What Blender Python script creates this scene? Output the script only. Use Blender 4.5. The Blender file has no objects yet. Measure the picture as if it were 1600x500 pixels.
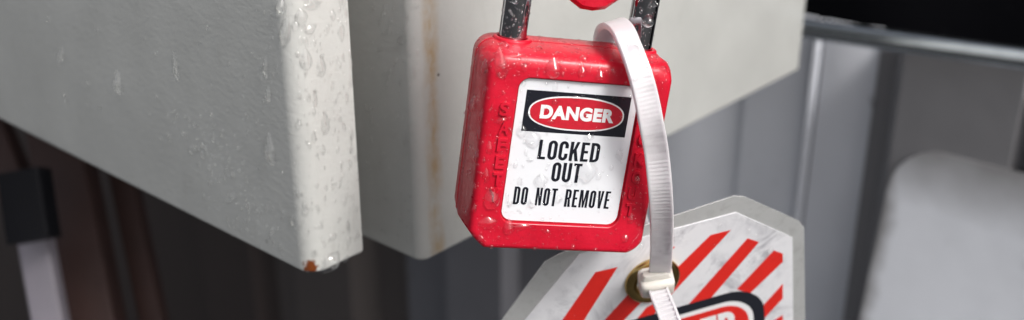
import bpy, bmesh, math, random
import numpy as np
from mathutils import Vector, Matrix
from mathutils.bvhtree import BVHTree

random.seed(7); rng = np.random.RandomState(7)
sc = bpy.context.scene
C = sc.collection
MM = 0.001
# ------------------------------------------------------------------ camera
PITCH = math.radians(23.4); F = 1700.0; CAMH = 1.2
cp, sp = math.cos(PITCH), math.sin(PITCH)
CAM = Matrix(((1,0,0,0),(0,sp,-cp,0),(0,cp,sp,CAMH),(0,0,0,1)))
cd = bpy.data.cameras.new('camera'); cam = bpy.data.objects.new('camera', cd); C.objects.link(cam)
cam.matrix_world = CAM
cd.sensor_width = 36; cd.lens = F/1600*36; cd.clip_start = 0.005; cd.clip_end = 500
cd.dof.use_dof = True; cd.dof.focus_distance = 0.214; cd.dof.aperture_fstop = cd.lens/3.0
sc.camera = cam
# ------------------------------------------------------------------ light
w = bpy.data.worlds.new('World'); sc.world = w; w.use_nodes = True
SUN_EL, SUN_AZ = math.radians(48), math.radians(135)     # azimuth clockwise from +Y
nt = w.node_tree; nt.nodes.clear()
sky = nt.nodes.new('ShaderNodeTexSky'); sky.sky_type = 'NISHITA'; sky.sun_disc = False
sky.sun_elevation = SUN_EL; sky.sun_rotation = SUN_AZ; sky.air_density = 1.0; sky.dust_density = 6.0; sky.ozone_density = 1.0
hs = nt.nodes.new('ShaderNodeHueSaturation'); hs.inputs['Saturation'].default_value = 0.35
bg = nt.nodes.new('ShaderNodeBackground'); bg.inputs['Strength'].default_value = 0.15
wo = nt.nodes.new('ShaderNodeOutputWorld')
nt.links.new(sky.outputs[0], hs.inputs['Color']); nt.links.new(hs.outputs[0], bg.inputs[0]); nt.links.new(bg.outputs[0], wo.inputs[0])
sd = bpy.data.lights.new('sun', 'SUN'); sd.energy = 1.9; sd.angle = math.radians(15); sd.color = (1.0, 0.985, 0.965)
sun = bpy.data.objects.new('sun', sd); C.objects.link(sun)
sdir = Vector((math.sin(SUN_AZ)*math.cos(SUN_EL), math.cos(SUN_AZ)*math.cos(SUN_EL), math.sin(SUN_EL)))
sun.rotation_euler = sdir.to_track_quat('Z', 'Y').to_euler(); sun.location = (1, -1, 3)
sc.view_settings.view_transform = 'Standard'; sc.view_settings.look = 'None'
sc.view_settings.exposure = 0.14; sc.view_settings.gamma = 1.0
try: sc.view_settings.use_curve_mapping = False
except Exception: pass
sc.render.engine = 'CYCLES'
sc.cycles.use_denoising = True
sc.cycles.max_bounces = 10; sc.cycles.transmission_bounces = 8; sc.cycles.transparent_max_bounces = 12
sc.cycles.caustics_reflective = True; sc.cycles.caustics_refractive = True; sc.cycles.blur_glossy = 0.3
sc.cycles.sample_clamp_indirect = 25

# ------------------------------------------------------------------ geometry of the view, used to measure places
def ray(px, py):
    d = CAM.to_3x3() @ Vector(((px-800)/F, -(py-250)/F, -1.0)); return Vector((0,0,CAMH)), d
def at_depth(px, py, mm):                       # world point (metres) at camera depth mm
    o, d = ray(px, py); return o + d*(mm*MM)
def on_plane(px, py, p0, n):
    o, d = ray(px, py); return o + d*((p0-o).dot(n)/d.dot(n))
def camvec(x, y, z): return CAM.to_3x3() @ Vector((x, y, z))

# ------------------------------------------------------------------ helpers
def tag(o, label=None, cat=None, group=None, kind=None):
    if label: o['label'] = label
    if cat: o['category'] = cat
    if group: o['group'] = group
    if kind: o['kind'] = kind
    return o
def smooth(me, ang=35):
    me.shade_smooth()
    try: me.set_sharp_from_angle(angle=math.radians(ang))
    except Exception: pass
def mesh(name, verts, faces, mat, parent=None, sm=None, scale=MM):
    me = bpy.data.meshes.new(name)
    me.from_pydata([tuple(c*scale for c in v) for v in verts], [], faces); me.update()
    bm = bmesh.new(); bm.from_mesh(me); bmesh.ops.remove_doubles(bm, verts=bm.verts, dist=1e-7); bmesh.ops.recalc_face_normals(bm, faces=bm.faces); bm.to_mesh(me); bm.free()
    if mat: me.materials.append(mat)
    if sm: smooth(me, sm)
    o = bpy.data.objects.new(name, me); C.objects.link(o)
    if parent: o.parent = parent
    return o
def empty(name, mat):
    o = bpy.data.objects.new(name, None); C.objects.link(o); o.empty_display_size = 0.01; o.matrix_world = mat; return o
def frame(x, y, z, p):                          # columns
    m = Matrix.Identity(4)
    for i in range(3): m[i][0] = x[i]; m[i][1] = y[i]; m[i][2] = z[i]; m[i][3] = p[i]
    return m
def loft(rings, cap0=True, cap1=True, closed=False):
    n = len(rings[0]); v = [p for r in rings for p in r]; f = []
    m = len(rings)
    for i in range(m if closed else m-1):
        a, b = i*n, ((i+1) % m)*n
        for j in range(n): f.append((a+j, a+(j+1) % n, b+(j+1) % n, b+j))
    if not closed:
        if cap0: f.append(tuple(range(n))[::-1])
        if cap1: f.append(tuple(range((m-1)*n, m*n)))
    return v, f
def rrect(x0, x1, y0, y1, rs, n=7):             # rs: radius tr, tl, bl, br
    out = []
    for (cx, cy, a0, r) in ((x1, y1, 0, rs[0]), (x0, y1, 90, rs[1]), (x0, y0, 180, rs[2]), (x1, y0, 270, rs[3])):
        sx = -1 if cx == x1 else 1; sy = -1 if cy == y1 else 1
        for k in range(n):
            a = math.radians(a0 + 90*k/(n-1)); out.append((cx+sx*r+r*math.cos(a), cy+sy*r+r*math.sin(a)))
    return out
def poly2d(loops, z0, th, name, mat, parent=None):   # filled flat shape with holes, real thickness (mm)
    cu = bpy.data.curves.new(name, 'CURVE'); cu.dimensions = '2D'; cu.fill_mode = 'BOTH'; cu.extrude = th/2
    for lp in loops:
        s = cu.splines.new('POLY'); s.points.add(len(lp)-1); s.use_cyclic_u = True
        for i, (x, y) in enumerate(lp): s.points[i].co = (x, y, 0, 1)
    t = bpy.data.objects.new(name, cu); C.objects.link(t)
    me = bpy.data.meshes.new_from_object(t, depsgraph=bpy.context.evaluated_depsgraph_get())
    C.objects.unlink(t); bpy.data.objects.remove(t); me.name = name
    for v in me.vertices: v.co.z += (z0+th/2); v.co *= MM
    me.materials.clear(); me.materials.append(mat)
    o = bpy.data.objects.new(name, me); C.objects.link(o)
    if parent: o.parent = parent
    return o
def glyphs(txt, box, bold, z, mat, parent, name='lettering', th=0.02, spacing=1.0, word=1.0, shear=0.0):
    """flat lettering fitted to box (x0,x1,y0,y1) in mm, stems thickened by bold mm after fitting"""
    cu = bpy.data.curves.new(name, 'FONT'); cu.body = txt; cu.size = 10; cu.space_character = spacing; cu.space_word = word; cu.resolution_u = 6
    t = bpy.data.objects.new(name, cu); C.objects.link(t)
    me = bpy.data.meshes.new_from_object(t, depsgraph=bpy.context.evaluated_depsgraph_get())
    C.objects.unlink(t); bpy.data.objects.remove(t)
    bm = bmesh.new(); bm.from_mesh(me); bmesh.ops.remove_doubles(bm, verts=bm.verts, dist=1e-5)
    xs = [v.co.x for v in bm.verts]; ys = [v.co.y for v in bm.verts]
    x0, x1, y0, y1 = box; b = bold
    sx = (x1-x0-2*b)/(max(xs)-min(xs)); sy = (y1-y0-2*b)/(max(ys)-min(ys)); mx, my = min(xs), min(ys)
    for v in bm.verts: v.co = Vector((x0+b+(v.co.x-mx)*sx, y0+b+(v.co.y-my)*sy, 0))
    bm.normal_update()
    move = {}
    for v in bm.verts:
        be = [e for e in v.link_edges if len(e.link_faces) == 1]
        if len(be) != 2: continue
        ns = []
        for e in be:
            f = e.link_faces[0]; d = (e.verts[1].co-e.verts[0].co); n = Vector((d.y, -d.x, 0)).normalized()
            if n.dot(f.calc_center_median()-e.verts[0].co) > 0: n = -n
            ns.append(n)
        s = ns[0]+ns[1]
        if s.length < .2: move[v] = ns[0]*b; continue
        s.normalize(); move[v] = s*(b/max(.45, s.dot(ns[0])))
    for v, d in move.items(): v.co += d
    ym = (y0+y1)/2
    for v in bm.verts: v.co = Vector(((v.co.x+shear*(v.co.y-ym)), v.co.y, z))*MM
    r = bmesh.ops.extrude_face_region(bm, geom=bm.faces[:])
    for v in r['geom']:
        if isinstance(v, bmesh.types.BMVert): v.co.z += th*MM
    bmesh.ops.recalc_face_normals(bm, faces=bm.faces)
    m2 = bpy.data.meshes.new(name); bm.to_mesh(m2); bm.free(); bpy.data.meshes.remove(me)
    m2.materials.append(mat); o = bpy.data.objects.new(name, m2); C.objects.link(o); o.parent = parent
    return o

def condensed(txt, box, stem, z, m, parent, gap=.42, space=.9, th=.02):
    """bold condensed sign lettering built as outlines; box in mm"""
    X0, X1, Y0, Y1 = box; h = Y1-Y0; wd = dict(M=1.45, E=.86, L=.84, T=.95, K=1.04, V=1.02); n = len(txt)
    tot = sum(space if c == ' ' else wd.get(c, 1) for c in txt); u = (X1-X0-gap*(n-1))/tot; x = X0; loops = []
    def arc(cx, cy, rx, ry, a0, a1, k=8): return [(cx+rx*math.cos(math.radians(a0+(a1-a0)*i/k)), cy+ry*math.sin(math.radians(a0+(a1-a0)*i/k))) for i in range(k+1)]
    for c in txt:
        if c == ' ': x += space*u+gap; continue
        w_ = wd.get(c, 1)*u; s = stem; v = s*.82; r = min(w_*.5, h*.3); ri = max(.08, r-s*.75); L = []
        if c == 'L': L = [[(0,0),(w_,0),(w_,v),(s,v),(s,h),(0,h)]]
        elif c == 'E': L = [[(0,0),(w_,0),(w_,v),(s,v),(s,h/2-v*.45),(w_*.88,h/2-v*.45),(w_*.88,h/2+v*.5),(s,h/2+v*.5),(s,h-v),(w_,h-v),(w_,h),(0,h)]]
        elif c == 'T': L = [[(w_/2-s/2,0),(w_/2+s/2,0),(w_/2+s/2,h-v),(w_,h-v),(w_,h),(0,h),(0,h-v),(w_/2-s/2,h-v)]]
        elif c == 'N': L = [[(0,0),(s*.88,0),(s*.88,h*.62),(w_-s*.95,0),(w_,0),(w_,h),(w_-s*.88,h),(w_-s*.88,h*.38),(s*.95,h),(0,h)]]
        elif c == 'M': L = [[(0,0),(s*.9,0),(s*.9,h*.66),(w_/2-s*.33,0),(w_/2+s*.33,0),(w_-s*.9,h*.66),(w_-s*.9,0),(w_,0),(w_,h),(w_-s*1.2,h),(w_/2,h*.36),(s*1.2,h),(0,h)]]
        elif c == 'V': L = [[(w_/2-s*.5,0),(w_/2+s*.5,0),(w_,h),(w_-s*.98,h),(w_/2,h*.3),(s*.98,h),(0,h)]]
        elif c == 'K': L = [[(0,0),(s,0),(s,h*.32),(s*1.25,h*.42),(w_-s*1.02,0),(w_,0),(w_*.5+s*.55,h*.6),(w_*.98,h),(w_-s*1.0,h),(s,h*.57),(s,h),(0,h)]]
        elif c == 'O': L = [rrect(0,w_,0,h,(r,)*4,8), rrect(s,w_-s,v,h-v,(ri,)*4,8)[::-1]]
        elif c == 'D': L = [rrect(0,w_,0,h,(r,.01,.01,r),8), rrect(s,w_-s,v,h-v,(ri,.01,.01,ri),8)[::-1]]
        elif c == 'U': L = [[(0,h)]+arc(r,r,r,r,180,270)+arc(w_-r,r,r,r,270,360)+[(w_,h),(w_-s,h)]+arc(w_-s-ri,v+ri,ri,ri,360,270)+arc(s+ri,v+ri,ri,ri,270,180)+[(s,h)]]
        elif c == 'C': L = [[(w_,h*.64)]+arc(w_-r,h-r,r,r,0,90)+arc(r,h-r,r,r,90,180)+arc(r,r,r,r,180,270)+arc(w_-r,r,r,r,270,360)+[(w_,h*.36),(w_-s,h*.36)]+arc(w_-s-ri,v+ri,ri,ri,360,270)+arc(s+ri,v+ri,ri,ri,270,180)+arc(s+ri,h-v-ri,ri,ri,180,90)+arc(w_-s-ri,h-v-ri,ri,ri,90,0)+[(w_-s,h*.64)]]
        elif c == 'R': 
            q = h*.43; r2 = min(r, (h-q)/2*.95); rj = max(.06, r2-s*.7)
            L = [[(0,0),(s,0),(s,q),(w_*.5,q),(w_-s*1.05,0),(w_,0),(w_*.86,q*.98)]+arc(w_-r2,q+r2,r2,r2,-55,0,5)+arc(w_-r2,h-r2,r2,r2,0,90,6)+[(0,h)], rrect(s,w_-s,q+v*.85,h-v,(rj,.01,.01,rj),6)[::-1]]
        for lp_ in L: loops.append([(X0*0+x+a, Y0+b) for a, b in lp_])
        x += w_+gap
    return poly2d(loops, z, th, 'lettering', m, parent)

# ------------------------------------------------------------------ materials
def mat(name, col, rough=.5, metal=0, coat=0, ior=1.45, spec=.5):
    m = bpy.data.materials.new(name); m.use_nodes = True; b = m.node_tree.nodes['Principled BSDF']
    b.inputs['Base Color'].default_value = (*col, 1); b.inputs['Roughness'].default_value = rough; b.inputs['Metallic'].default_value = metal
    b.inputs['Coat Weight'].default_value = coat; b.inputs['IOR'].default_value = ior; b.inputs['Specular IOR Level'].default_value = spec
    return m, m.node_tree, b
def node(t, k, **kw):
    n = t.nodes.new(k)
    for a, v in kw.items():
        if a.startswith('i_'): n.inputs[a[2:].replace('_', ' ')].default_value = v
        else: setattr(n, a, v)
    return n
def coords(t, scale=(1,1,1), loc=(0,0,0), rot=(0,0,0)):
    tc = node(t, 'ShaderNodeTexCoord'); mp = node(t, 'ShaderNodeMapping')
    mp.inputs['Scale'].default_value = scale; mp.inputs['Location'].default_value = loc; mp.inputs['Rotation'].default_value = rot
    t.links.new(tc.outputs['Object'], mp.inputs['Vector']); return mp.outputs[0]
def noise(t, vec, scale, detail=3, rough=.5, dist=0):
    n = node(t, 'ShaderNodeTexNoise'); n.inputs['Scale'].default_value = scale; n.inputs['Detail'].default_value = detail
    n.inputs['Roughness'].default_value = rough; n.inputs['Distortion'].default_value = dist; t.links.new(vec, n.inputs['Vector']); return n.outputs['Fac']
def ramp(t, fac, stops):
    r = node(t, 'ShaderNodeValToRGB'); e = r.color_ramp.elements
    while len(e) < len(stops): e.new(0.5)
    for k, (p, c) in enumerate(stops): e[k].position = p; e[k].color = (*c, 1) if len(c) == 3 else c
    t.links.new(fac, r.inputs[0]); return r.outputs[0]
def mixc(t, fac, a, b):
    m = node(t, 'ShaderNodeMix', data_type='RGBA')
    for s, v in ((0, fac), (6, a), (7, b)):
        if isinstance(v, (int, float)): m.inputs[s].default_value = v
        elif isinstance(v, tuple): m.inputs[s].default_value = (*v, 1)
        else: t.links.new(v, m.inputs[s])
    return m.outputs[2]
def math_(t, op, a, b=None, clamp=False):
    m = node(t, 'ShaderNodeMath', operation=op); m.use_clamp = clamp
    for i, v in enumerate((a, b)):
        if v is None: continue
        if isinstance(v, (int, float)): m.inputs[i].default_value = v
        else: t.links.new(v, m.inputs[i])
    return m.outputs[0]
def bump(t, b, h, dist_mm, strength=1.0, prev=None):
    n = node(t, 'ShaderNodeBump'); n.inputs['Strength'].default_value = strength; n.inputs['Distance'].default_value = dist_mm*MM
    t.links.new(h, n.inputs['Height'])
    if prev is not None: t.links.new(prev, n.inputs['Normal'])
    if b is not None: t.links.new(n.outputs[0], b.inputs['Normal'])
    return n.outputs[0]
def gray(t, v):   # value output -> color usable
    return v

def paint_mat(name, col, peel, fine, streak=None, chip=None, spot=None, rough=.38):
    m, t, b = mat(name, col, rough, coat=.25)
    b.inputs['Coat Roughness'].default_value = .12
    v = coords(t)
    base = mixc(t, ramp(t, noise(t, v, 45, 4, .6), [(.35, (0,0,0)), (.7, (1,1,1))]), tuple(c*.93 for c in col), tuple(min(1, c*1.04) for c in col))
    grime = ramp(t, noise(t, coords(t, (1,1,.25)), 240, 5, .65), [(.58, (0,0,0)), (.78, (1,1,1))])
    base = mixc(t, math_(t, 'MULTIPLY', grime, .16), base, (.26,.24,.20))
    sx = node(t, 'ShaderNodeSeparateXYZ'); t.links.new(v, sx.inputs[0])
    if streak:      # a vertical rust run along local x = centre
        c0, wd = streak
        wob = math_(t, 'MULTIPLY', math_(t, 'SUBTRACT', noise(t, coords(t, (.4,.4,.7)), 110, 3), .5), wd*1.5*MM)
        dx = math_(t, 'ABSOLUTE', math_(t, 'SUBTRACT', math_(t, 'ADD', sx.outputs[0], wob), c0*MM))
        k = math_(t, 'SUBTRACT', 1.0, math_(t, 'DIVIDE', dx, wd*MM), True)
        k = math_(t, 'POWER', k, .7)
        br = ramp(t, noise(t, coords(t, (1,1,.5)), 210, 4, .7), [(.38, (.12,.12,.12)), (.62, (1,1,1))])
        k = math_(t, 'MULTIPLY', math_(t, 'MULTIPLY', k, br), .85, True)
        base = mixc(t, k, base, (.40,.27,.13))
    if spot:
        for (p, r, c) in spot:
            d = node(t, 'ShaderNodeVectorMath', operation='DISTANCE'); t.links.new(v, d.inputs[0]); d.inputs[1].default_value = [a*MM for a in p]
            dd = math_(t, 'ADD', d.outputs['Value'], math_(t, 'MULTIPLY', math_(t, 'SUBTRACT', noise(t, v, 900, 3), .5), r*1.3*MM))
            k = math_(t, 'MULTIPLY', math_(t, 'SUBTRACT', 1.0, math_(t, 'DIVIDE', dd, r*MM)), 3.0, True)
            base = mixc(t, k, base, c)
    t.links.new(base, b.inputs['Base Color'])
    # orange peel, running slightly diagonal
    v2 = coords(t, (1, 1, 1.7), rot=(0, .5, 0))
    h1 = noise(t, v2, 420, 2, .5, .6); h2 = noise(t, v, 1300, 2, .5)
    n1 = bump(t, None, h1, peel); bump(t, b, h2, fine, prev=n1)
    return m

def plastic_red():
    m, t, b = mat('red_plastic', (.66,.008,.028), .38, coat=.15, spec=.4)
    b.inputs['Coat Roughness'].default_value = .16
    b.inputs['Subsurface Weight'].default_value = .12; b.inputs['Subsurface Radius'].default_value = (1,.15,.12); b.inputs['Subsurface Scale'].default_value = .0012
    v = coords(t)
    cc = mixc(t, ramp(t, noise(t, v, 160, 4, .6), [(.3,(0,0,0)),(.7,(1,1,1))]), (.50,.006,.022), (.64,.010,.034))
    sc_ = ramp(t, noise(t, coords(t, (1,6,1), (0,0,0), (0,0,.7)), 260, 5, .7), [(.63,(0,0,0)),(.70,(1,1,1))])
    cc = mixc(t, math_(t, 'MULTIPLY', sc_, .28), cc, (.22,.02,.02))
    t.links.new(cc, b.inputs['Base Color'])
    t.links.new(ramp(t, noise(t, v, 350, 3), [(.3,(.25,.25,.25)),(.7,(.45,.45,.45))]), b.inputs['Roughness'])
    n1 = bump(t, None, noise(t, v, 420, 3, .5), .10); bump(t, b, noise(t, v, 1600, 2), .03, prev=n1)
    return m
M = {}
M['red'] = plastic_red()
def simple(name, col, rough=.4, metal=0, coat=0, bs=None, bd=.05, vary=.1, vs=150):
    m, t, b = mat(name, col, rough, metal, coat); v = coords(t)
    t.links.new(mixc(t, noise(t, v, vs, 4, .6), tuple(c*(1-vary) for c in col), tuple(min(1, c*(1+vary)) for c in col)), b.inputs['Base Color'])
    if bs: bump(t, b, noise(t, v, bs, 3), bd)
    return m
M['label'] = simple('label_white', (.78,.79,.82), .22, 0, .5, 500, .03, .03)
M['ink_black'] = simple('print_black', (.012,.013,.02), .25, 0, .4)
M['ink_red'] = simple('print_red', (.55,.018,.035), .25, 0, .4, vs=900, vary=.25)
M['ink_white'] = simple('print_white', (.85,.85,.86), .25, 0, .4, vary=.03)
M['chrome'] = simple('polished_steel', (.42,.42,.44), .05, 1, 0, 300, .01, .05)
M['brass'] = simple('tarnished_brass', (.58,.40,.15), .2, 1, 0, 700, .06, .45, 260)
M['steel'] = simple('galvanised_steel', (.66,.71,.75), .25, 1, 0, 120, .12, .25, 90)
def nylon(name, col):
    m, t, b = mat(name, col, .3, coat=.15)
    b.inputs['Subsurface Weight'].default_value = .7; b.inputs['Subsurface Radius'].default_value = (1,.9,.95); b.inputs['Subsurface Scale'].default_value = .002
    b.inputs['Coat Roughness'].default_value = .1
    v = coords(t); bump(t, b, noise(t, v, 500, 3), .06)
    t.links.new(mixc(t, noise(t, v, 120, 3), tuple(c*.9 for c in col), col), b.inputs['Base Color'])
    return m
M['nylon'] = nylon('natural_nylon', (.66,.64,.66)); M['nylon_head'] = nylon('ivory_nylon', (.74,.70,.64))
def water():
    m = bpy.data.materials.new('water'); m.use_nodes = True; t = m.node_tree; t.nodes.clear()
    out = node(t, 'ShaderNodeOutputMaterial'); tr = node(t, 'ShaderNodeBsdfTransparent'); rf = node(t, 'ShaderNodeBsdfGlass'); gl = node(t, 'ShaderNodeBsdfGlossy')
    rf.inputs['IOR'].default_value = 1.333; rf.inputs['Roughness'].default_value = 0; gl.inputs['Roughness'].default_value = .0
    a = node(t, 'ShaderNodeMixShader'); a.inputs[0].default_value = .4; t.links.new(tr.outputs[0], a.inputs[1]); t.links.new(rf.outputs[0], a.inputs[2])
    fr = node(t, 'ShaderNodeFresnel'); fr.inputs['IOR'].default_value = 1.62; geo_ = node(t, 'ShaderNodeNewGeometry')
    k = math_(t, 'MULTIPLY', fr.outputs[0], math_(t, 'SUBTRACT', 1.0, geo_.outputs['Backfacing']))
    c = node(t, 'ShaderNodeMixShader'); t.links.new(k, c.inputs[0]); t.links.new(a.outputs[0], c.inputs[1]); t.links.new(gl.outputs[0], c.inputs[2])
    t.links.new(c.outputs[0], out.inputs[0]); return m
M['water'] = water()
def film(name, base_f, dirt_f, scale=260):
    m = bpy.data.materials.new(name); m.use_nodes = True; t = m.node_tree; t.nodes.clear()
    out = node(t, 'ShaderNodeOutputMaterial'); tr = node(t, 'ShaderNodeBsdfTransparent'); pr = node(t, 'ShaderNodeBsdfPrincipled'); gl = node(t, 'ShaderNodeBsdfGlossy')
    v = coords(t); nz = noise(t, v, scale, 6, .7, .8)
    t.links.new(ramp(t, nz, [(.35,(.50,.51,.50)),(.6,(.86,.87,.87))]), pr.inputs['Base Color']); pr.inputs['Roughness'].default_value = .25
    fac = ramp(t, nz, [(.3,(dirt_f,)*3), (.62,(base_f,)*3)])
    a = node(t, 'ShaderNodeMixShader'); t.links.new(fac, a.inputs[0]); t.links.new(tr.outputs[0], a.inputs[1]); t.links.new(pr.outputs[0], a.inputs[2])
    gl.inputs['Roughness'].default_value = .12
    lw = node(t, 'ShaderNodeFresnel'); lw.inputs['IOR'].default_value = 1.45
    c = node(t, 'ShaderNodeMixShader'); t.links.new(lw.outputs[0], c.inputs[0]); t.links.new(a.outputs[0], c.inputs[1]); t.links.new(gl.outputs[0], c.inputs[2])
    bp = node(t, 'ShaderNodeBump'); bp.inputs['Distance'].default_value = .0002; t.links.new(noise(t, v, 600, 3), bp.inputs['Height']); t.links.new(bp.outputs[0], gl.inputs['Normal'])
    t.links.new(c.outputs[0], out.inputs[0]); return m
M['film_back'] = film('cloudy_laminate', .48, .78)
def paper():
    m, t, b = mat('tag_paper', (.8,.8,.82), .4, coat=.8); b.inputs['Coat Roughness'].default_value = .14; bump(t, b, noise(t, coords(t), 260, 3), .08)
    v = coords(t); n1 = noise(t, v, 95, 6, .7, 1.2); n2 = noise(t, coords(t, (1,1,1), (3,1,0)), 60, 3)
    k = math_(t, 'MULTIPLY', ramp(t, n1, [(.46,(0,0,0)),(.66,(1,1,1))]), ramp(t, n2, [(.42,(0,0,0)),(.62,(1,1,1))]))
    t.links.new(mixc(t, math_(t, 'MULTIPLY', k, .75), (.80,.80,.83), (.22,.22,.26)), b.inputs['Base Color']); return m
M['paper'] = paper()
M['tag_red'] = simple('tag_red_print', (.74,.022,.015), .4, 0, .8, vs=200, vary=.15)
M['tag_black'] = simple('tag_black_print', (.012,.014,.022), .4, 0, .8)
def sheetmat(name, col, rough=.4, metal=0.0, dirt=(.05,.045,.04), amt=.5, vs=14):
    m, t, b = mat(name, col, rough, metal, coat=.15); v = coords(t)
    c = mixc(t, noise(t, v, vs, 4, .6), tuple(x*.82 for x in col), tuple(x*1.12 for x in col))
    k = ramp(t, noise(t, coords(t, (1,1,.6), (.3,.2,0)), 75, 4, .6), [(.66,(0,0,0)),(.74,(1,1,1))])
    c = mixc(t, math_(t, 'MULTIPLY', k, amt), c, dirt)
    t.links.new(c, b.inputs['Base Color']); bump(t, b, noise(t, v, 60, 3), .3); return m
M['sheet'] = sheetmat('grey_sheet', (.76,.78,.84), .6)
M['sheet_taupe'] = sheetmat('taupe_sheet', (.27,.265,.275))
M['sheet_light_patch'] = sheetmat('light_patch_sheet', (.82,.84,.89), .45, amt=.1)
M['sheet_shade_brown'] = sheetmat('shaded_brown_sheet', (.072,.062,.060))  # brown, dark and slate: shade under the cabinets put into the wall colour
M['sheet_shade_dark'] = sheetmat('shaded_dark_sheet', (.035,.027,.026))
M['sheet_shade_slate'] = sheetmat('shaded_slate_sheet', (.14,.14,.155))
M['black'] = sheetmat('black_rubber_and_gap', (.004,.004,.006), .6, dirt=(.16,.17,.2), amt=.5, vs=8)  # also used for the dark space beyond the rail
bb_ = M['black'].node_tree.nodes['Principled BSDF']; bb_.inputs['Coat Weight'].default_value = 0; bb_.inputs['Specular IOR Level'].default_value = .2
M['post'] = simple('grey_post_paint', (.24,.22,.25), .45, 0, 0, 200, .2)
M['rust_post'] = simple('dark_rusty_steel', (.045,.02,.016), .6, 0, 0, 200, .3, .4, 40)

# ------------------------------------------------------------------ ground
gm, gt, gb = mat('wet_asphalt', (.04,.04,.04), .7)
gv = coords(gt); gt.links.new(mixc(gt, noise(gt, gv, 6, 6, .7), (.022,.022,.023), (.05,.05,.05)), gb.inputs['Base Color'])
bump(gt, gb, noise(gt, gv, 90, 4), 1.0); gb.inputs['Specular IOR Level'].default_value = .1
G = 200
g = mesh('ground', [(-G,-G,0),(G,-G,0),(G,G,0),(-G,G,0)], [(0,1,2,3)], gm, scale=1.0); tag(g, kind='structure')

# ------------------------------------------------------------------ cabinets
Ld = Vector((-math.sin(math.radians(49)), math.cos(math.radians(49)), 0))
Rd = Vector((math.sin(math.radians(41)), math.cos(math.radians(41)), 0))
UP = Vector((0,0,1))
P1 = at_depth(487, 434, 248); P2 = at_depth(659, 412, 272)
NL = Vector((Rd.x*-1, Rd.y*-1, 0)); NR = -Ld
# local frame of a cabinet: x along Rd, y along Ld, z up, origin at the bottom corner nearest the camera
def u_of(px, py, P): return (on_plane(px, py, P, Ld)-P).dot(Rd)*1000
W1 = u_of(569, 398, P1); W2 = u_of(1252, 103, P2)
def shell(name, P, wx, wy, hz, r0, m, label, cat, lip):
    root = empty(name, frame(Rd, Ld, UP, P)); tag(root, label, cat)
    # plan outline with a rounded near corner, folded bottom edge
    def plan(ins):
        pts = []
        r = r0
        for k in range(13):
            a = math.radians(180 + 90*k/12); pts.append((r+(r-ins)*math.cos(a), r+(r-ins)*math.sin(a)))
        rb = lip
        for k in range(7):
            a = math.radians(270+90*k/6); pts.append((wx-rb+(rb-ins)*math.cos(a), rb+(rb-ins)*math.sin(a)))
        pts += [(wx-ins, wy-ins), (ins, wy-ins)]
        return pts
    rings = []
    e = 1.1
    for k in range(5):
        a = math.radians(90*k/4); ins = e*(1-math.sin(a)); z = e*(1-math.cos(a)); rings.append([(x,y,z) for x,y in plan(ins)])
    for z in (hz*.25, hz): rings.append([(x,y,z) for x,y in plan(0)])
    v, f = loft(rings); mesh('shell', v, f, m, root, 50)
    return root
lp = lambda px, py, P, n: (frame(Rd, Ld, UP, P).inverted() @ on_plane(px, py, P, n))*1000
rs = lp(483, 414, P1, Rd)
m1 = paint_mat('left_cabinet_paint', (.61,.615,.59), .085, .02, spot=[((0.6, 1.2, 1.5), 2.2, (.20,.05,.012))])
st = u_of(677, 200, P2)
ch = lp(685, 117, P2, Ld)
m2 = paint_mat('right_cabinet_paint', (.50,.505,.485), .07, .02, streak=(st, 3.0), spot=[((ch.x, 0, ch.z), .45, (.05,.03,.02))])
c1 = shell('steel_cabinet', P1, W1, 420, 330, 4.5, m1, 'wet grey painted steel cabinet door on the left, rust spot at its bottom corner', 'cabinet', .5)
c2 = shell('steel_cabinet', P2, W2, 170, 330, 2.9, m2, 'grey steel cabinet behind the padlock with a brown rust streak down its face', 'cabinet', 3.0)

# ------------------------------------------------------------------ background wall, rail and dark space
WD = W2 + 60
PW = P2 + Rd*(WD*MM)                      # a point of the wall plane; plane normal = Rd
WALL = frame(Ld, -Rd, UP, PW)             # x along Ld (to the left/away), y towards the camera, z up
def s_of(px, py):
    q = WALL.inverted() @ on_plane(px, py, PW, Rd); return q.x*1000, q.z*1000
wall = empty('sheet_metal_wall', WALL)
tag(wall, 'ribbed grey sheet metal wall behind the cabinets and the tag', 'wall')
ztop = s_of(1450, 78)[1]; zbot = -600
def sheet(prof, m, z0=zbot, z1=None, name='sheet_panel', th=1.2, parent=wall):
    z1 = ztop if z1 is None else z1
    out = [(s, d) for s, d in prof] + [(s, d-th) for s, d in reversed(prof)]
    v, f = loft([[(x, y, z0) for x, y in out], [(x, y, z1) for x, y in out]]); return mesh(name, v, f, m, parent, 30)
def X(px, d=-11.0):
    q = WALL.inverted() @ on_plane(px, 250, PW - Rd*(d*MM), Rd); return q.x*1000
# from right to left (s grows to the left)
sheet([(X(1900),0),(X(1640),0),(X(1625),-14),(X(1600),-14),(X(1590),0),(X(1425),0),(X(1405),0),(X(1370),-16),(X(1345),-16)], M['sheet_taupe'])
sheet([(X(1344),-17),(X(1330),-16),(X(1318),-14),(X(1262),-14)], M['sheet'])
sheet([(X(1258),-14),(X(1256),-12),(X(1251),-11.5),(X(1247),-14),(X(1150),-14)], M['sheet'])
sheet([(X(1149),-15),(X(1100),-15),(X(1080),-12),(X(960),-12),(X(940),-15),(X(880),-15)], M['sheet'])
sheet([(X(879),-16),(X(860),-18),(X(800),-18),(X(795),-4),(X(705),-4),(X(700),-16),(X(620),-16)], M['sheet_shade_slate'])  # from here leftwards the panels carry the cabinets' shade as colour
sheet([(X(619),-17),(X(600),-22),(X(560),-22),(X(540),-8),(X(450),-8),(X(440),-20),(X(400),-20)], M['sheet_shade_brown'])
sheet([(X(399),-21),(X(380),-8),(X(300),-8),(X(280),-22),(X(100),-22),(X(-400),-22)], M['sheet_shade_dark'])
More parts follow.
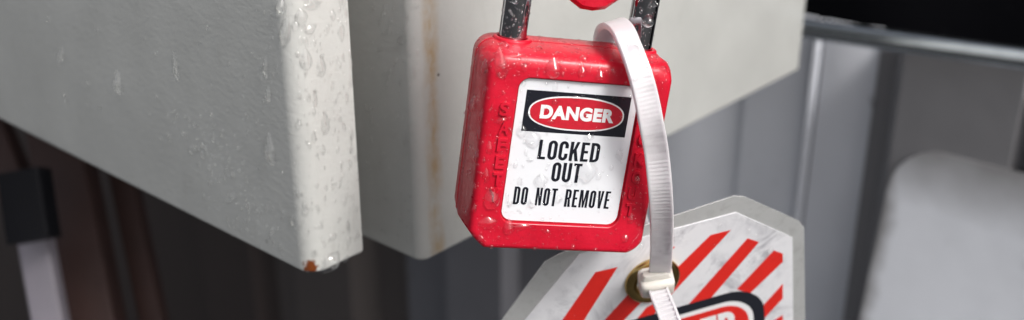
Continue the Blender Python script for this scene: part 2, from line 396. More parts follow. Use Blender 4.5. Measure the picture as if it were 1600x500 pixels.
cv = [s_of(1405,225), s_of(1345,500)]
cx1 = s_of(1392,300)[0]; cx0 = s_of(1720,450)[0]; cz1 = s_of(1450,232)[1]  # added plate for the light patch, leaned back to catch more light
mp_ = M['sheet_light_patch']; tp = mp_.node_tree; bp_ = tp.nodes['Principled BSDF']; vp = coords(tp); sp_ = node(tp, 'ShaderNodeSeparateXYZ'); tp.links.new(vp, sp_.inputs[0])
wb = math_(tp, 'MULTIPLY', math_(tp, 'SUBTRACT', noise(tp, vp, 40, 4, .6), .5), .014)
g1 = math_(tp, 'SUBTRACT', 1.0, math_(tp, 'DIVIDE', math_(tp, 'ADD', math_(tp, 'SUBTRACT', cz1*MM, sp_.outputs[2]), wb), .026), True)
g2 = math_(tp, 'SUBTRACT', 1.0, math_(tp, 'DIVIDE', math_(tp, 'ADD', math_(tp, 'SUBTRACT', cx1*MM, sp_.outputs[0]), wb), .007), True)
gg = math_(tp, 'MULTIPLY', math_(tp, 'MAXIMUM', g1, g2), .85, True)  # soft edge of the light patch, painted darker at top and left
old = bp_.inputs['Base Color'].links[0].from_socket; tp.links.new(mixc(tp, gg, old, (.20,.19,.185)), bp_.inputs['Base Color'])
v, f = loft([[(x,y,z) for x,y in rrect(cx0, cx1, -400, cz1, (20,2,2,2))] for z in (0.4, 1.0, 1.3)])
o = mesh('light_patch_plate', [(x, z+(cz1-y)*.16, y) for x,y,z in v], f, M['sheet_light_patch'], wall, 40); o['label'] = 'added pale plate with a rounded corner, standing in for a patch of light on the wall'
# rail
r0 = at_depth(1262, 38, 1000); 
ra = WALL.inverted() @ on_plane(1262, 45, PW+Rd*-.012, Rd); rb = WALL.inverted() @ on_plane(1600, 92, PW+Rd*-.012, Rd)
dv = (rb-ra); ra2 = ra-dv*1.0; rb2 = rb+dv*1.5
def tube(pts, r, n=20, cap=True):
    rings = []
    for i, p in enumerate(pts):
        p = Vector(p); tdir = (Vector(pts[min(i+1, len(pts)-1)])-Vector(pts[max(i-1, 0)])).normalized()
        a = tdir.orthogonal().normalized() if i == 0 else (a-tdir*a.dot(tdir)).normalized()
        b = tdir.cross(a); rr = r[i] if isinstance(r, (list, tuple)) else r
        rings.append([tuple(p+(a*math.cos(2*math.pi*k/n)+b*math.sin(2*math.pi*k/n))*rr) for k in range(n)])
    return loft(rings, cap, cap)
v, f = tube([ra2*1000, rb2*1000], 4.3, 24); rail = mesh('galvanised_rail', v, f, M['steel'], None, 40); rail.matrix_world = WALL
tag(rail, 'thin galvanised steel rail running along the top of the sheet metal wall', 'rail')
# added black sheet in place of the dark space beyond the rail
bk = empty('dark_backdrop', frame(Ld, -Rd, UP, PW+Rd*.09)); tag(bk, 'added black sheet standing in for the dark space beyond the galvanised rail', 'backdrop')
prof = [(-400+i*18, 3*math.sin(i*1.1)+2*math.sin(i*.37)) for i in range(70)]
out = prof + [(s, d-3) for s, d in reversed(prof)]
v, f = loft([[(x,y,-500) for x,y in out], [(x,y,420) for x,y in out]]); mesh('backdrop_panel', v, f, M['black'], bk, 60)

# dark frame posts under the left cabinet
def bar(name, a, b, wx, wy, m, label, cat, group=None):
    """a bar with a square-tube section between two image-measured places (world metres)"""
    d = (b-a).normalized(); x = d.cross(camvec(0,0,1)).normalized(); y = d.cross(x)
    root = frame(x, y, d, a); L = (b-a).length*1000
    sec = rrect(-wx/2, wx/2, -wy/2, wy/2, (1.2,)*4, 4)
    v, f = loft([[(p,q,z) for p,q in sec] for z in (0, L)])
    o = mesh(name, v, f, m, None, 40); o.matrix_world = root; tag(o, label, cat, group); return o
A = at_depth
bar('frame_post', A(-25,170,470), A(170,640,440), 14, 12, M['rust_post'], 'dark rusty slanting post left of the pale one, under the cabinet edge', 'post')
bar('frame_post', A(56,372,420), A(92,570,410), 12, 8, M['post'], 'pale grey slanting post at the bottom left corner', 'post')
bar('frame_post', A(85,170,455), A(165,600,430), 22, 14, M['rust_post'], 'wide dark brown slanting post right of the pale one', 'post')
bar('rubber_block', A(38,268,404), A(54,376,402), 16, 12, M['black'], 'black rubber block sitting on top of the pale slanting post', 'block')
bar('frame_post', A(190,260,470), A(262,600,450), 10, 10, M['rust_post'], 'thin dark slanting post before the brown sheet', 'post')

# ------------------------------------------------------------------ padlock
LR = Matrix(((0.9701957,0.1335193,0.2022198),(-0.0575455,0.9375828,-0.3429680),(-0.2353906,0.3211093,0.9173222)))
Lt = Vector((11.2871,1.20884,-212.93717))
LM_ = Matrix.Translation(Lt*MM) @ LR.to_4x4()
LOCK = CAM @ LM_
lock = empty('padlock', LOCK); tag(lock, 'red plastic safety padlock with a white DANGER LOCKED OUT label, wet, hanging closed', 'padlock')
def lk(px, py, z=0.0):        # image point measured on the lock's plane z (mm) -> local x, y
    LI = LOCK.inverted(); o, d = ray(px, py); o = LI @ o; d = LI.to_3x3() @ d
    s = (z*MM-o.z)/d.z; q = o+d*s; return q.x*1000, q.y*1000
LH = 29.107
def ol(hx0, hx1, yb, yt, rt, rb):
    p = rrect(-hx0, hx1, yb, yt, (rt, rt, rb, rb*.8), 9)
    for i0, k in ((18, .8), (27, .45)):         # bottom corners are cut, not round
        a, b = p[i0], p[i0+8]
        for j in range(9):
            t = j/8; t = .5-.5*math.cos(math.pi*t) if False else t
            q = (a[0]+(b[0]-a[0])*t, a[1]+(b[1]-a[1])*t); p[i0+j] = (p[i0+j][0]*(1-k)+q[0]*k, p[i0+j][1]*(1-k)+q[1]*k)
    return p
lev = [(-17.6,16.5,-19.0,17.2,3.5,3.0),(-17.2,17.6,-20.0,18.6,3.6,3.8),(-16.2,18.3,-20.6,19.2,3.7,4.4),(-14.5,18.8,-20.8,19.55,3.7,4.8),(-9,19.3,-20.9,19.75,3.6,5),
       (-5,19.6,-20.9,19.6,3.5,5),(-4.2,19.5,-20.85,19.5,3.5,4.9),(-.6,18.42,-20.75,19.05,3.2,3.9),(-.1,18.25,-20.68,18.75,3.1,3.7),(.3,18.0,-20.5,18.3,3.0,3.5),(.6,17.65,-20.2,17.75,2.8,3.3),(.76,17.2,-19.9,17.0,2.6,3.1),(.8,16.7,-19.5,16.4,2.4,2.9)]
rings = []
for z, hx, yb, yt, rt, rb in lev: rings.append([(x, y, z) for x, y in ol(hx, hx, yb, yt, rt, rb)])
bx, by = 12.35, LH/2+.35
rl = lambda e, r: rrect(-bx-e, bx+e, -by-e, by+e, (r,)*4, 9)
rings += [[(x,y,.8) for x,y in rl(.12,2.6)], [(x,y,.72) for x,y in rl(.02,2.5)], [(x,y,-.25) for x,y in rl(0,2.5)]]
v, f = loft(rings); body = mesh('body', v, f, M['red'], lock, 38)
# seam between front and rear housing
v, f = loft([[(x,y,-9.25) for x,y in ol(19.38,19.38,-20.98,19.83,3.6,5)], [(x,y,-8.85) for x,y in ol(19.42,19.42,-20.98,19.83,3.6,5)]]); mesh('housing_seam', v, f, M['red'], lock)
# shackle
def shpath():
    p = [(-12.3, 8, -9.6), (-12.3, 30, -9.6)]
    for k in range(1, 16):
        a = math.pi*k/16; p.append((.65-12.95*math.cos(a), 34+12.95*math.sin(a), -9.6))
    p += [(13.6, 30, -9.6), (13.6, 8, -9.6)]; return p
v, f = tube(shpath(), 2.75, 32); mesh('shackle', v, f, M['chrome'], lock, 60)
# collars where the shackle enters
for cx_ in (-12.3, 13.6):
    pr = [(3.9,18.6),(3.9,19.9),(3.7,20.15),(3.3,20.25),(3.0,20.1),(2.85,19.2)]
    v, f = loft([[(cx_+r*math.cos(2*math.pi*k/32), y, -9.6+r*math.sin(2*math.pi*k/32)) for k in range(32)] for r, y in pr], False, False)
    mesh('shackle_collar', v, f, M['red'], lock, 50)
# label
lab = poly2d([rrect(-12, 12, -LH/2, LH/2, (2.1,)*4, 8)], -.2, .2, 'label_plate', M['label'], lock)
pan = [lk(823.9,140), lk(988,152.5), lk(976.3,214.6), lk(814,204.5)]
pan = [(-10.4,12.35),(10.65,12.35),(10.65,4.08),(-10.4,4.08)]
poly2d([pan], .01, .02, 'danger_panel', M['ink_black'], lab)
def oval(x0, x1, y0, y1, n=48, p=2.35):
    return [((x0+x1)/2+(x1-x0)/2*math.copysign(abs(math.cos(a))**(2/p), math.cos(a)), (y0+y1)/2+(y1-y0)/2*math.copysign(abs(math.sin(a))**(2/p), math.sin(a))) for a in [2*math.pi*k/n for k in range(n)]]
poly2d([oval(-9.55,9.75,4.75,11.65)], .05, .02, 'oval_border', M['ink_white'], lab)
poly2d([oval(-9.25,9.45,5.05,11.35)], .09, .02, 'oval', M['ink_red'], lab)
glyphs('DANGER', (-7.2,7.55,6.85,9.65), .19, .13, M['ink_white'], lab, spacing=1.1)
def box_of(x0, y0, x1, y1):    # image box of a line of type: left-bottom and right-top
    a = lk(x0, y0); b = lk(x1, y1); return a[0], b[0], a[1], b[1]
condensed('LOCKED', (-6.4,6.05,-1.45,2.55), .66, .03, M['ink_black'], lab, gap=.38)
condensed('OUT', (-3.0,3.0,-5.95,-1.9), .66, .03, M['ink_black'], lab, gap=.38)
condensed('DO NOT REMOVE', (-10.0,9.85,-11.15,-7.4), .50, .03, M['ink_black'], lab, gap=.36, space=.8)
# raised letters on the frame
for ch_, (px, py), s in [('S',(788,170),1),('A',(787,199),1),('F',(784,226),1),('E',(781,253),1),('T',(777,279),1),('Y',(773,304),1)]:
    x, y = lk(px, py, .8); glyphs(ch_, (x-.95,x+.95,y-1.3,y+1.3), .10, .72, M['red'], body, name='raised_letter', th=.5)
for ch_, (px, py), s in [('L',(1013,165),1),('O',(1009,191),1),('C',(1004,217),1),('K',(998,249),1),('O',(994,276),1),('U',(988,302),1),('T',(984,327),1)]:
    x, y = lk(px, py, .8); glyphs(ch_, (x-.95,x+.95,y-1.3,y+1.3), .10, .72, M['red'], body, name='raised_letter', th=.5)

# ------------------------------------------------------------------ hasp above the lock (only its lower tip shows)
hx, hy = lk(925, 0, -9.6)
hasp = empty('lockout_hasp', LOCK @ Matrix.Translation((hx*MM, (hy-1.9)*MM, -9.6*MM)) @ Matrix.Rotation(math.radians(4), 4, 'Z'))
tag(hasp, 'red coated lockout hasp hanging in the shackle above the padlock', 'hasp')
hr = []
for z, ins in ((-2.4,1.2),(-1.9,.4),(-1.2,0),(1.2,0),(1.9,.4),(2.4,1.2)):
    hr.append([(x*(1-ins/14), y, z) for x, y in [(0,ins*.8),(2.5,.35+ins*.8),(5.6,2.6+ins*.5),(8.5,6),(10.5,12),(11,20),(11,34),(9,38-ins),(-9,38-ins),(-11,34),(-11,20),(-10.5,12),(-8.5,6),(-5.6,2.6+ins*.5),(-2.5,.35+ins*.8)]])
v, f = loft(hr); hb = mesh('hasp_body', v, f, M['red'], hasp, 35)
v, f = tube([( -7+0, 36, 0), (-9, 48, 0), (-7, 58, 0), (0, 63, 0), (7, 58, 0), (9, 48, 0), (7, 36, 0)], 2.6, 16); mesh('hasp_jaw', v, f, M['steel'], hasp, 60)

# ------------------------------------------------------------------ tag
S = 1.17
TR = Matrix(((0.9517878,-0.1730526,0.2532842),(0.2936661,0.7526590,-0.5892917),(-0.0886581,0.6352616,0.7671913)))
Tt = Vector((25.47007,-12.44332,-203.99505))*S
TAG = CAM @ Matrix.Translation(Tt*MM) @ TR.to_4x4()
tg = empty('lockout_tag', TAG); tag(tg, 'laminated white tag with red diagonal stripes and a brass eyelet, hanging under the padlock', 'tag')
def tk(px, py):
    I = TAG.inverted(); o, d = ray(px, py); o = I @ o; d = I.to_3x3() @ d; q = o+d*(-o.z/d.z); return (q.x*1000, q.y*1000)
gx, gy = tk(1018.5, 436.5)
hole = lambda r: [(gx+r*math.cos(2*math.pi*k/40), gy+r*math.sin(2*math.pi*k/40)) for k in range(40)]
o_pts = [tk(868,402), tk(1148,307), tk(1164,308.5), tk(1250,346), tk(1257,356), tk(1259,500), ]
ox = o_pts[-1][0]; lx = tk(783,502)[0]
BOT = -150
outer = [tk(852,410), tk(874,398), tk(1148,307), tk(1164,308.5), tk(1249,346), tk(1257,356), (ox, -60), (ox, BOT+4), (ox-4, BOT), (lx-14, BOT), (lx-18, BOT+4), (lx-18, -60), tk(783,502)]
pl = tk(820,500); pr = tk(1239,500)
paper_o = [tk(905,397), tk(1150,332), tk(1238,371), (pr[0], -60), (pr[0], BOT+4), (pl[0]-14, BOT+4), (pl[0]-14, -60), pl]
poly2d([outer, hole(4.9)], -.45, .3, 'laminate_back', M['film_back'], tg)
pp = poly2d([paper_o, hole(5.4)], -.14, .18, 'printed_card', M['paper'], tg)
stripes = [[(870,512),(930,425),(965,417),(905,512)], [(938,507),(992,448),(1012,462),(968,507)], [(985,512),(1055,417),(1110,367),(1142,359),(1010,512)],
           [(1060,500),(1075,476),(1168,372),(1186,378),(1100,478),(1085,500)], [(1151,452),(1209,391),(1223,396),(1223,409),(1172,458)], [(1184,486),(1223,443),(1223,466),(1190,502)],
           [(1040,395),(1048,386),(1055,385),(1038,404)], [(1190,512),(1223,492),(1223,512)]]
# the third stripe starts right of the eyelet
stripes[2] = [(1040,462),(1110,367),(1142,359),(1052,462)]
stripes[2] = [(1058,418),(1110,367),(1142,359),(1062,446),(1047,462),(1030,470)]
stripes.append([(1010,480),(1030,470),(1047,462),(1005,510),(985,510)])
for s_ in stripes: poly2d([[tk(*p) for p in s_]], .05, .015, 'stripe', M['tag_red'], pp)
# oval: black ring, white ring, red field, in tag coordinates
oL, oR = -24.0*1.17, 22.3*1.17; oT = -24.6*1.17; oB = -41*1.17
def cap(x0, x1, y0, y1, r): return rrect(x0, x1, y0, y1, (r,)*4, 12)
print('OV', tk(1060,478), tk(1168,453), tk(1193,478), tk(1090,500), tk(1165,480))
skew = -.055
sk = lambda lp_: [(x, y+skew*(x-10)) for x, y in lp_]
poly2d([sk(cap(-24, 26.3, -52, -28.9, 9.5))], .085, .015, 'oval_ring', M['tag_black'], pp)
poly2d([sk(cap(-21.2, 23.4, -49.3, -31.8, 7.8))], .12, .015, 'oval_border', M['ink_white'], pp)
poly2d([sk(cap(-19.9, 22.1, -48.1, -33.2, 6.8))], .155, .015, 'oval', M['tag_red'], pp)
dg = glyphs('DANGER', (-16.5, 19.6, -45.5, -35.2), .45, .19, M['ink_white'], pp, th=.015, spacing=1.08)
for v in dg.data.vertices: v.co.y += skew*(v.co.x-.010)
# eyelet
def ring(cx_, cy_, R, rr, rz, z0, n=56, m=18):
    rings = []
    for i in range(n):
        a = 2*math.pi*i/n; rings.append([(cx_+(R+rr*math.cos(b))*math.cos(a), cy_+(R+rr*math.cos(b))*math.sin(a), z0+rz*math.sin(b)) for b in [2*math.pi*k/m for k in range(m)]])
    return loft(rings, closed=True)
v, f = ring(gx, gy, 5.35, 1.35, 1.1, .3); mesh('eyelet', v, f, M['brass'], tg, 80)
v, f = ring(gx, gy, 4.15, .35, 1.5, -.2); mesh('eyelet_barrel', v, f, M['brass'], tg, 80)

# ------------------------------------------------------------------ cable tie
tie = empty('cable_tie', frame(Vector((1,0,0)), Vector((0,1,0)), UP, at_depth(1030, 430, 240)))
tag(tie, 'milky white plastic cable tie looped over the padlock and through the tag eyelet', 'cable tie')
TI = tie.matrix_world.inverted()
ctrl = [((1030,436,242),(1,-.03,.0)), ((1033,400,231),(1,-.02,0)), ((1034,350,220.5),(1,-.02,0)), ((1032,300,214),(1,-.04,-.02)), ((1026,240,210),(1,.0,-.05)), ((1018,195,206.5),(1,.05,-.12)),
        ((1009,150,205),(1,.10,-.2)), ((998,110,204.5),(1,.17,-.3)), ((983,70,206.5),(.95,.28,-.42)), ((971,45,210.5),(.85,.33,-.5)), ((957,36,217),(.8,.3,-.55)), ((946,48,225),(.85,.2,-.5)), ((943,80,234),(.9,.1,-.4)),
        ((945,140,240),(1,0,-.2)), ((965,230,246),(1,0,0)), ((990,320,252),(1,0,0)), ((1008,390,259),(1,0,0)), ((1018,436,260),(1,0,0)), ((1027,446,252),(1,0,0)), ((1029,440,245),(1,0,0))]
cpts = [TI @ at_depth(*c[0])*1000 for c in ctrl]; cw = [TI.to_3x3() @ camvec(*c[1]) for c in ctrl]
def cr(P, i, t):
    n = len(P); a, b, c, d = P[max(i-1,0)], P[i], P[min(i+1,n-1)], P[min(i+2,n-1)]
    return .5*((2*b)+(c-a)*t+(2*a-5*b+4*c-d)*t*t+(3*b-a-3*c+d)*t**3)
def strap(cpts, cw, width, th, step=.3, teeth=(0,0), tooth=.16, pitch=1.1, wfun=None, side=1):
    dense = []
    for i in range(len(cpts)-1):
        for k in range(40): t = k/40; dense.append((cr(cpts,i,t), cw[i].lerp(cw[i+1],t)))
    dense.append((cpts[-1], cw[-1]))
    path = [dense[0]]; acc = 0; L = 0; ls = [0]
    for a, b in zip(dense, dense[1:]):
        d = (b[0]-a[0]).length; acc += d; L += d
        if acc >= step: path.append(b); ls.append(L); acc = 0
    rings = []
    for i, (p, wv) in enumerate(path):
        tdir = (path[min(i+1,len(path)-1)][0]-path[max(i-1,0)][0]).normalized()
        x = (wv-tdir*wv.dot(tdir)).normalized(); nn = x.cross(tdir)*side
        wd = width if wfun is None else wfun(ls[i]/L)*width; h = wd/2; q = th/2
        on = teeth[0] <= ls[i] <= teeth[1] and (ls[i] % pitch) < pitch*.5
        r = tooth if teeth[0] <= ls[i] <= teeth[1] else 0
        c = q-r*.2 if on or r == 0 else q-r
        prof = [(-h,-q*.5),(-h*.93,-q),(h*.93,-q),(h,-q*.5),(h,q*.6),(h*.93,q),(h*.74,q),(h*.70,c),(-h*.70,c),(-h*.74,q),(-h*.93,q),(-h,q*.6)]
        rings.append([tuple(p+x*a+nn*b) for a, b in prof])
    return loft(rings)
# which way the outer face looks
wf = lambda t: 1.0
v, f = strap(cpts, cw, 4.75, 1.3, .2, teeth=(14, 62), tooth=.10, pitch=.85, side=1)
mesh('strap', v, f, M['nylon'], tie, 45)
# head
hp = TI @ at_depth(1025, 440, 240.5)*1000
hxd = (TI.to_3x3() @ camvec(1,.16,.0)).normalized(); hyd0 = (cpts[2]-cpts[0]).normalized(); hyd = (hyd0-hxd*hyd0.dot(hxd)).normalized(); hzd = hxd.cross(hyd)
head = empty('locking_head', Matrix.Identity(4)); bpy.data.objects.remove(head)
hv = []
for z, e in ((-2.6,.7),(-2.2,.25),(-1.6,0),(1.6,0),(2.2,.2),(2.6,.65)):
    hv.append([tuple(hp+hxd*x+hyd*y+hzd*z) for x, y in rrect(-3.8+e, 3.8-e, -2.9+e, 2.9-e, (1.0,)*4, 5)])
v, f = loft(hv); mesh('locking_head', v, f, M['nylon_head'], tie, 50)
# collar where strap meets head
hv = []
for k, (y, wx) in enumerate(((2.2,3.5),(3.2,3.2),(4.2,2.85))): hv.append([tuple(hp+hxd*x+hyd*y+hzd*(z-.2)) for x, z in rrect(-wx, wx, -1.5+.35*k, 1.5-.35*k, (.5,)*4, 4)])
v, f = loft(hv); mesh('head_neck', v, f, M['nylon_head'], tie, 50)
tc = [((1027,446,240),(1,.2,0)), ((1031,460,237),(1,.22,0)), ((1040,482,234),(1,.24,0)), ((1052,512,231),(1,.26,0)), ((1074,548,229),(1,.28,0)), ((1092,580,228),(1,.28,0))]
v, f = strap([TI @ at_depth(*c[0])*1000 for c in tc], [TI.to_3x3() @ camvec(*c[1]) for c in tc], 4.4, 1.2, .2, teeth=(1, 60), tooth=.5, pitch=1.25, side=-1)
mesh('tail', v, f, M['nylon'], tie, 30)

# ------------------------------------------------------------------ water drops
bpy.context.view_layer.update()
def bvh_of(objs):
    vs, fs = [], []
    for o in objs:
        mw = o.matrix_world; b = len(vs)
        vs += [mw @ v.co for v in o.data.vertices]; fs += [tuple(b+i for i in p.vertices) for p in o.data.polygons]
    return BVHTree.FromPolygons(vs, fs)
def dome(n, levels, droop=.25):
    vs, fs = [], []
    # underside flat, sunk; rings from base to top; y- is downhill and bulges
    prof = levels
    rings = []
    for r, z in prof:
        rings.append([(r*math.cos(a)*(1+.12*math.sin(3*a)*0), r*math.sin(a), z*(1-droop*math.sin(a)*r)) for a in [2*math.pi*k/n for k in range(n)]])
    v, f = loft(rings, True, False)
    v.append((0, -.0, prof[-1][1]*1.02)); t = len(v)-1; b = (len(rings)-1)*n
    f += [(b+k, b+(k+1) % n, t) for k in range(n)]
    return v, f
big_v, big_f = dome(28, [(.86,-.3),(.98,-.06),(1.0,.04),(.955,.16),(.88,.32),(.77,.49),(.64,.64),(.50,.77),(.36,.875),(.22,.955),(.1,.99)])
sm_v, sm_f = dome(9, [(.9,-.3),(1.0,.05),(.8,.48),(.42,.87)])
def drop_mesh(name, fn=None):
    o = mesh(name, [fn(p) if fn else p for p in big_v], big_f, M['water'], None, 80, scale=1.0); me = o.data; bpy.data.objects.remove(o); return me
me_round = drop_mesh('round_drop')
me_tear = drop_mesh('tear_drop', lambda p: (p[0]*(1-.42*max(0, p[1])), p[1]*(1.0 if p[1] < 0 else 1.3), p[2]*(1-.45*max(0, p[1]))))
me_blob = drop_mesh('irregular_drop', lambda p: (p[0]*(1+.14*math.sin(p[1]*2.6+1)), p[1]*(1+.12*math.cos(p[0]*3)), p[2]*(1+.1*math.sin(p[0]*3))))
def basis(n, spin=0.0):
    down = Vector((0,0,-1)); y = -(down-n*down.dot(n))
    if y.length < .15: y = n.orthogonal()
    y.normalize(); y = (Matrix.Rotation(spin, 3, n) @ y); x = y.cross(n); return x, y, n
def put(tree, px, py, rw, rh, host, kind='round', hgt=.45, spin=0.0):
    """big drop: half width / half height in px of the photograph"""
    o, d = ray(px, py); loc, nor, _, dist = tree.ray_cast(o, d.normalized())
    if loc is None: return
    if nor.dot(d) > 0: nor = -nor
    depth = -(CAM.inverted() @ loc).z; k = depth/F
    x, y, n = basis(nor, spin)
    me = dict(round=me_round, tear=me_tear, blob=me_blob)[kind]
    ob = bpy.data.objects.new('water_drop', me); C.objects.link(ob)
    sx, sy = rw*k, rh*k; sz = 1.8*hgt*min(sx, sy)
    m = frame(x*sx, y*sy, n*sz, loc)
    ob.parent = host; ob.matrix_parent_inverse = Matrix.Identity(4); ob.matrix_world = m if not host else m
    ob.matrix_basis = host.matrix_world.inverted() @ m
def small(tree, spots, host, name='water_droplets'):
    vs, fs = [], []
    HI = host.matrix_world.inverted()
    for (px, py, r, asp, hg) in spots:
        o, d = ray(px, py); loc, nor, _, dist = tree.ray_cast(o, d.normalized())
        if loc is None or dist > .6: continue
        if nor.dot(d) > 0: nor = -nor
        depth = -(CAM.inverted() @ loc).z; k = depth/F; x, y, n = basis(nor, random.uniform(-.25,.25))
        s = r*k; b = len(vs); w1 = random.uniform(-.15,.15)
        for (a, c, e) in sm_v: vs.append(HI @ (loc + x*(a*s*(1+w1*c)) + y*(c*s*asp*(1-.2*max(0,c))) + n*(e*s*hg*1.5)))
        fs += [tuple(b+i for i in f_) for f_ in sm_f]
    o = mesh(name, vs, fs, M['water'], host, 80, scale=1.0); o['kind'] = 'stuff'; return o
def scatter(n, x0, x1, y0, y1, r0, r1, asp=(.9,1.5), hg=(.35,.6), test=None, pw=2.2):
    out = []
    while len(out) < n:
        px, py = random.uniform(x0,x1), random.uniform(y0,y1)
        if test and not test(px, py): continue
        out.append((px, py, r0+(r1-r0)*random.random()**pw, random.uniform(*asp), random.uniform(*hg)))
    return out
tb = bvh_of([body, lab]); ts = bvh_of([o for o in lock.children if o.name.startswith('shackle') and 'collar' not in o.name])
sh1 = [o for o in c1.children][0]; sh2 = [o for o in c2.children][0]
t1 = bvh_of([sh1]); t2 = bvh_of([sh2])
# padlock face and label, measured one by one
for d in [(768,312,14,17,'tear',.4,0),(762,348,15,10,'blob',.35,0),(795,356,10,12,'tear',.4,0),(815,354,14,5,'blob',.4,0),(865,108,14,15,'tear',.42,0),(783,102,10,22,'tear',.3,.1),(757,105,7,12,'tear',.4,0),
          (788,72,15,8,'blob',.35,.5),(842,76,10,5,'blob',.4,.3),(912,92,8,6,'blob',.45,0),(910,112,8,8,'tear',.45,0),(938,119,9,7,'tear',.45,0),(820,105,6,7,'round',.45,0),(738,165,7,12,'tear',.6,0),(757,142,4,7,'tear',.45,0),
          (752,182,4,9,'tear',.5,0),(745,245,6,11,'tear',.5,0),(784,188,9,6,'blob',.45,.2),(741,293,4,6,'tear',.4,0),(741,326,4,7,'tear',.4,0),(734,270,4,6,'tear',.4,0),(808,87,13,4,'blob',.4,.1),(995,281,7,8,'round',.5,0),
          (986,342,6,8,'tear',.4,0),(977,372,7,7,'round',.4,0),(1021,88,6,9,'blob',.4,.2),(895,385,4,4,'round',.5,0),(835,388,4,3,'round',.6,0),(930,389,4,3,'round',.6,0),(768,385,4,4,'round',.6,0),(870,387,3,3,'round',.6,0),(752,372,5,5,'blob',.5,0),(855,362,5,4,'blob',.4,0),(730,330,4,9,'tear',.4,0),(748,210,5,10,'tear',.45,0),(765,232,6,10,'tear',.4,0),(760,275,6,11,'tear',.4,0),(1036,108,6,5,'round',.5,0),(903,78,8,3,'blob',.4,0),(958,112,5,5,'round',.5,0),(870,84,9,4,'blob',.4,.1),
          (917,268,16,17,'blob',.34,0),(833,218,12,13,'blob',.38,.3),(845,283,11,11,'blob',.32,0),(826,178,5,5,'round',.4,0),(889,287,7,5,'tear',.4,0),(816,205,9,10,'blob',.4,0),(935,276,5,6,'round',.4,0),(967,243,6,9,'blob',.35,.2),
          (828,250,6,3,'blob',.4,0),(812,285,4,7,'tear',.35,0),(796,318,5,6,'tear',.4,0),(831,318,7,8,'round',.35,0),(920,215,9,5,'tear',.45,0),(900,153,10,4,'blob',.4,0),(867,136,5,8,'round',.3,0),(818,130,4,6,'round',.4,0),(805,258,4,5,'round',.4,0),
          (867,158,5,5,'round',.5,0),(850,170,6,5,'blob',.4,0),(872,312,7,6,'round',.32,0),(975,305,3,6,'round',.4,0),(955,262,4,5,'round',.4,0),(822,238,3,6,'round',.4,0),(860,190,6,4,'blob',.4,0),(912,180,7,4,'blob',.4,.4)]:
    put(tb, d[0], d[1], d[2], d[3], lock, d[4], d[5], d[6])
quad = lambda px, py: 714-(py-345)*.0 < px
small(tb, scatter(620, 742,1050,46,120,.8,3.4) + scatter(240,716,800,110,385,.8,3.2) + scatter(200,985,1045,100,385,.8,3.0) + scatter(90,730,1000,350,390,.8,2.6)
      + scatter(240,795,985,128,348,.8,3.2,hg=(.3,.5)), lock)
# shackle
for d in [(805,2,6,5,'round',.7,0),(781,22,3,5,'round',.8,0),(1013,33,10,11,'round',.55,0),(787,16,3,3,'round',.7,0),(797,17,3,3,'round',.7,0),(1025,6,4,4,'round',.6,0),(1002,18,3,4,'round',.6,0),(812,45,4,4,'round',.6,0),(826,20,3,5,'round',.6,0)]:
    put(ts, d[0], d[1], d[2], d[3], lock, d[4], d[5], d[6])
small(ts, scatter(90,783,834,0,58,.8,2.6,hg=(.5,.8))+scatter(80,988,1034,0,75,.8,2.6,hg=(.5,.8)), lock)
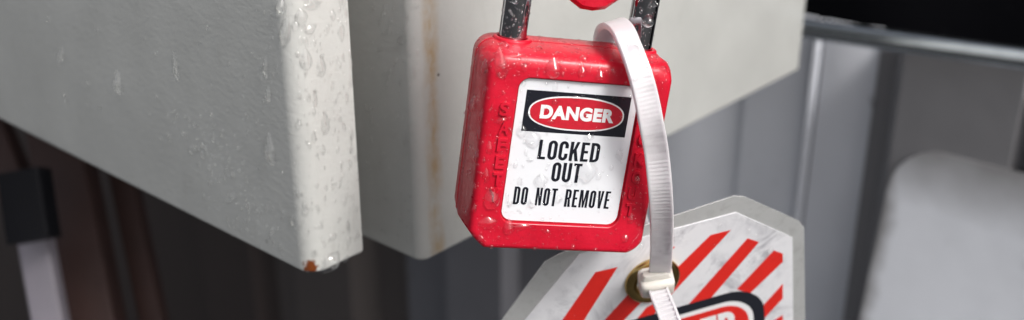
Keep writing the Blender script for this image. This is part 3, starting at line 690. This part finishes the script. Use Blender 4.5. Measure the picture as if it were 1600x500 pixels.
# left cabinet door
for d in [(425,236,10,25,'tear',.75,.15),(440,10,9,13,'tear',.7,0),(446,52,10,22,'tear',.6,-.2),(417,108,6,17,'tear',.8,0),(421,148,6,13,'tear',.8,0),(187,130,8,18,'tear',.8,.1),(276,105,5,22,'tear',.8,.1),(97,84,6,11,'tear',.8,0),
          (488,8,16,8,'blob',.3,0),(471,28,10,14,'blob',.3,0),(485,45,12,7,'blob',.45,.3),(478,95,11,16,'tear',.3,0),(502,105,10,17,'tear',.3,0),(533,50,7,16,'blob',.3,0),(548,128,4,8,'tear',.4,0),(508,195,9,18,'tear',.28,0),(492,155,6,14,'tear',.28,0),
          (548,98,4,10,'tear',.4,0),(462,40,6,8,'blob',.5,0),(516,410,20,14,'blob',.5,.6),(415,222,4,6,'tear',.4,0),(520,25,6,8,'blob',.3,0),(467,195,5,6,'blob',.5,0),(540,20,4,9,'blob',.3,0),(300,235,5,8,'tear',.5,0),(366,305,7,6,'blob',.5,0),(352,275,3,9,'tear',.5,0),
          (358,348,3,11,'tear',.5,.1),(371,352,3,10,'tear',.5,0),(458,345,5,9,'tear',.5,0),(478,330,5,6,'blob',.5,0),(490,215,5,10,'tear',.3,0),(505,235,5,9,'tear',.3,0),(548,220,4,7,'tear',.3,0),(520,370,8,6,'blob',.3,0),(495,290,4,6,'blob',.3,0)]:
    put(t1, d[0], d[1], d[2], d[3], c1, d[4], d[5], d[6])
band = lambda px, py: abs(px-(300+(py-180)*.55)) < 26+random.gauss(0,18)
small(t1, scatter(220,260,440,170,370,.9,4.2,(.9,2.6),(.5,.8),band)+scatter(60,20,440,0,330,.9,3.0,(1,3),(.5,.8))+scatter(380,462,566,0,420,.8,4.8,(.9,2.8),(.3,.5))+scatter(110,380,470,0,400,.8,3.0,(1,2.6)), c1)
# right cabinet
for d in [(628,63,13,7,'blob',.4,.3),(600,22,5,5,'blob',.5,0),(612,32,4,5,'blob',.4,0),(645,115,5,9,'tear',.35,0),(611,111,4,5,'round',.5,0),(608,48,5,7,'tear',.4,0),(597,75,3,6,'tear',.4,0),(632,215,4,9,'tear',.35,0),(641,305,4,4,'round',.35,0),(626,128,3,8,'tear',.3,0)]:
    put(t2, d[0], d[1], d[2], d[3], c2, d[4], d[5], d[6])
small(t2, scatter(170,572,652,0,380,.7,4.0,(.9,2.4),(.3,.6))+scatter(40,655,740,0,380,.7,1.8)+scatter(10,1190,1250,20,100,.7,2.2), c2)
# tag and cable tie
tt = bvh_of([o for o in tg.children if o.name.startswith(('printed_card', 'laminate_back'))])
for d in [(1203,391,6,5,'blob',.5,0),(1170,360,4,4,'round',.5,0),(1125,352,3,3,'round',.5,0),(1050,370,5,3,'blob',.5,0),(1002,385,4,4,'round',.5,0)]: put(tt, d[0], d[1], d[2], d[3], tg, d[4], d[5], d[6])
small(tt, scatter(150,830,1255,310,500,.7,2.0,(.8,1.4),(.3,.5)), tg)
tst = bvh_of([o for o in tie.children if o.name.startswith('strap')])
for d in [(990,78,10,12,'blob',.18,.4),(992,125,6,4,'round',.25,0)]: put(tst, d[0], d[1], d[2], d[3], tie, d[4], d[5], d[6])
small(tst, scatter(40,950,1050,30,400,.7,2.2,(.8,1.6),(.2,.4)), tie)
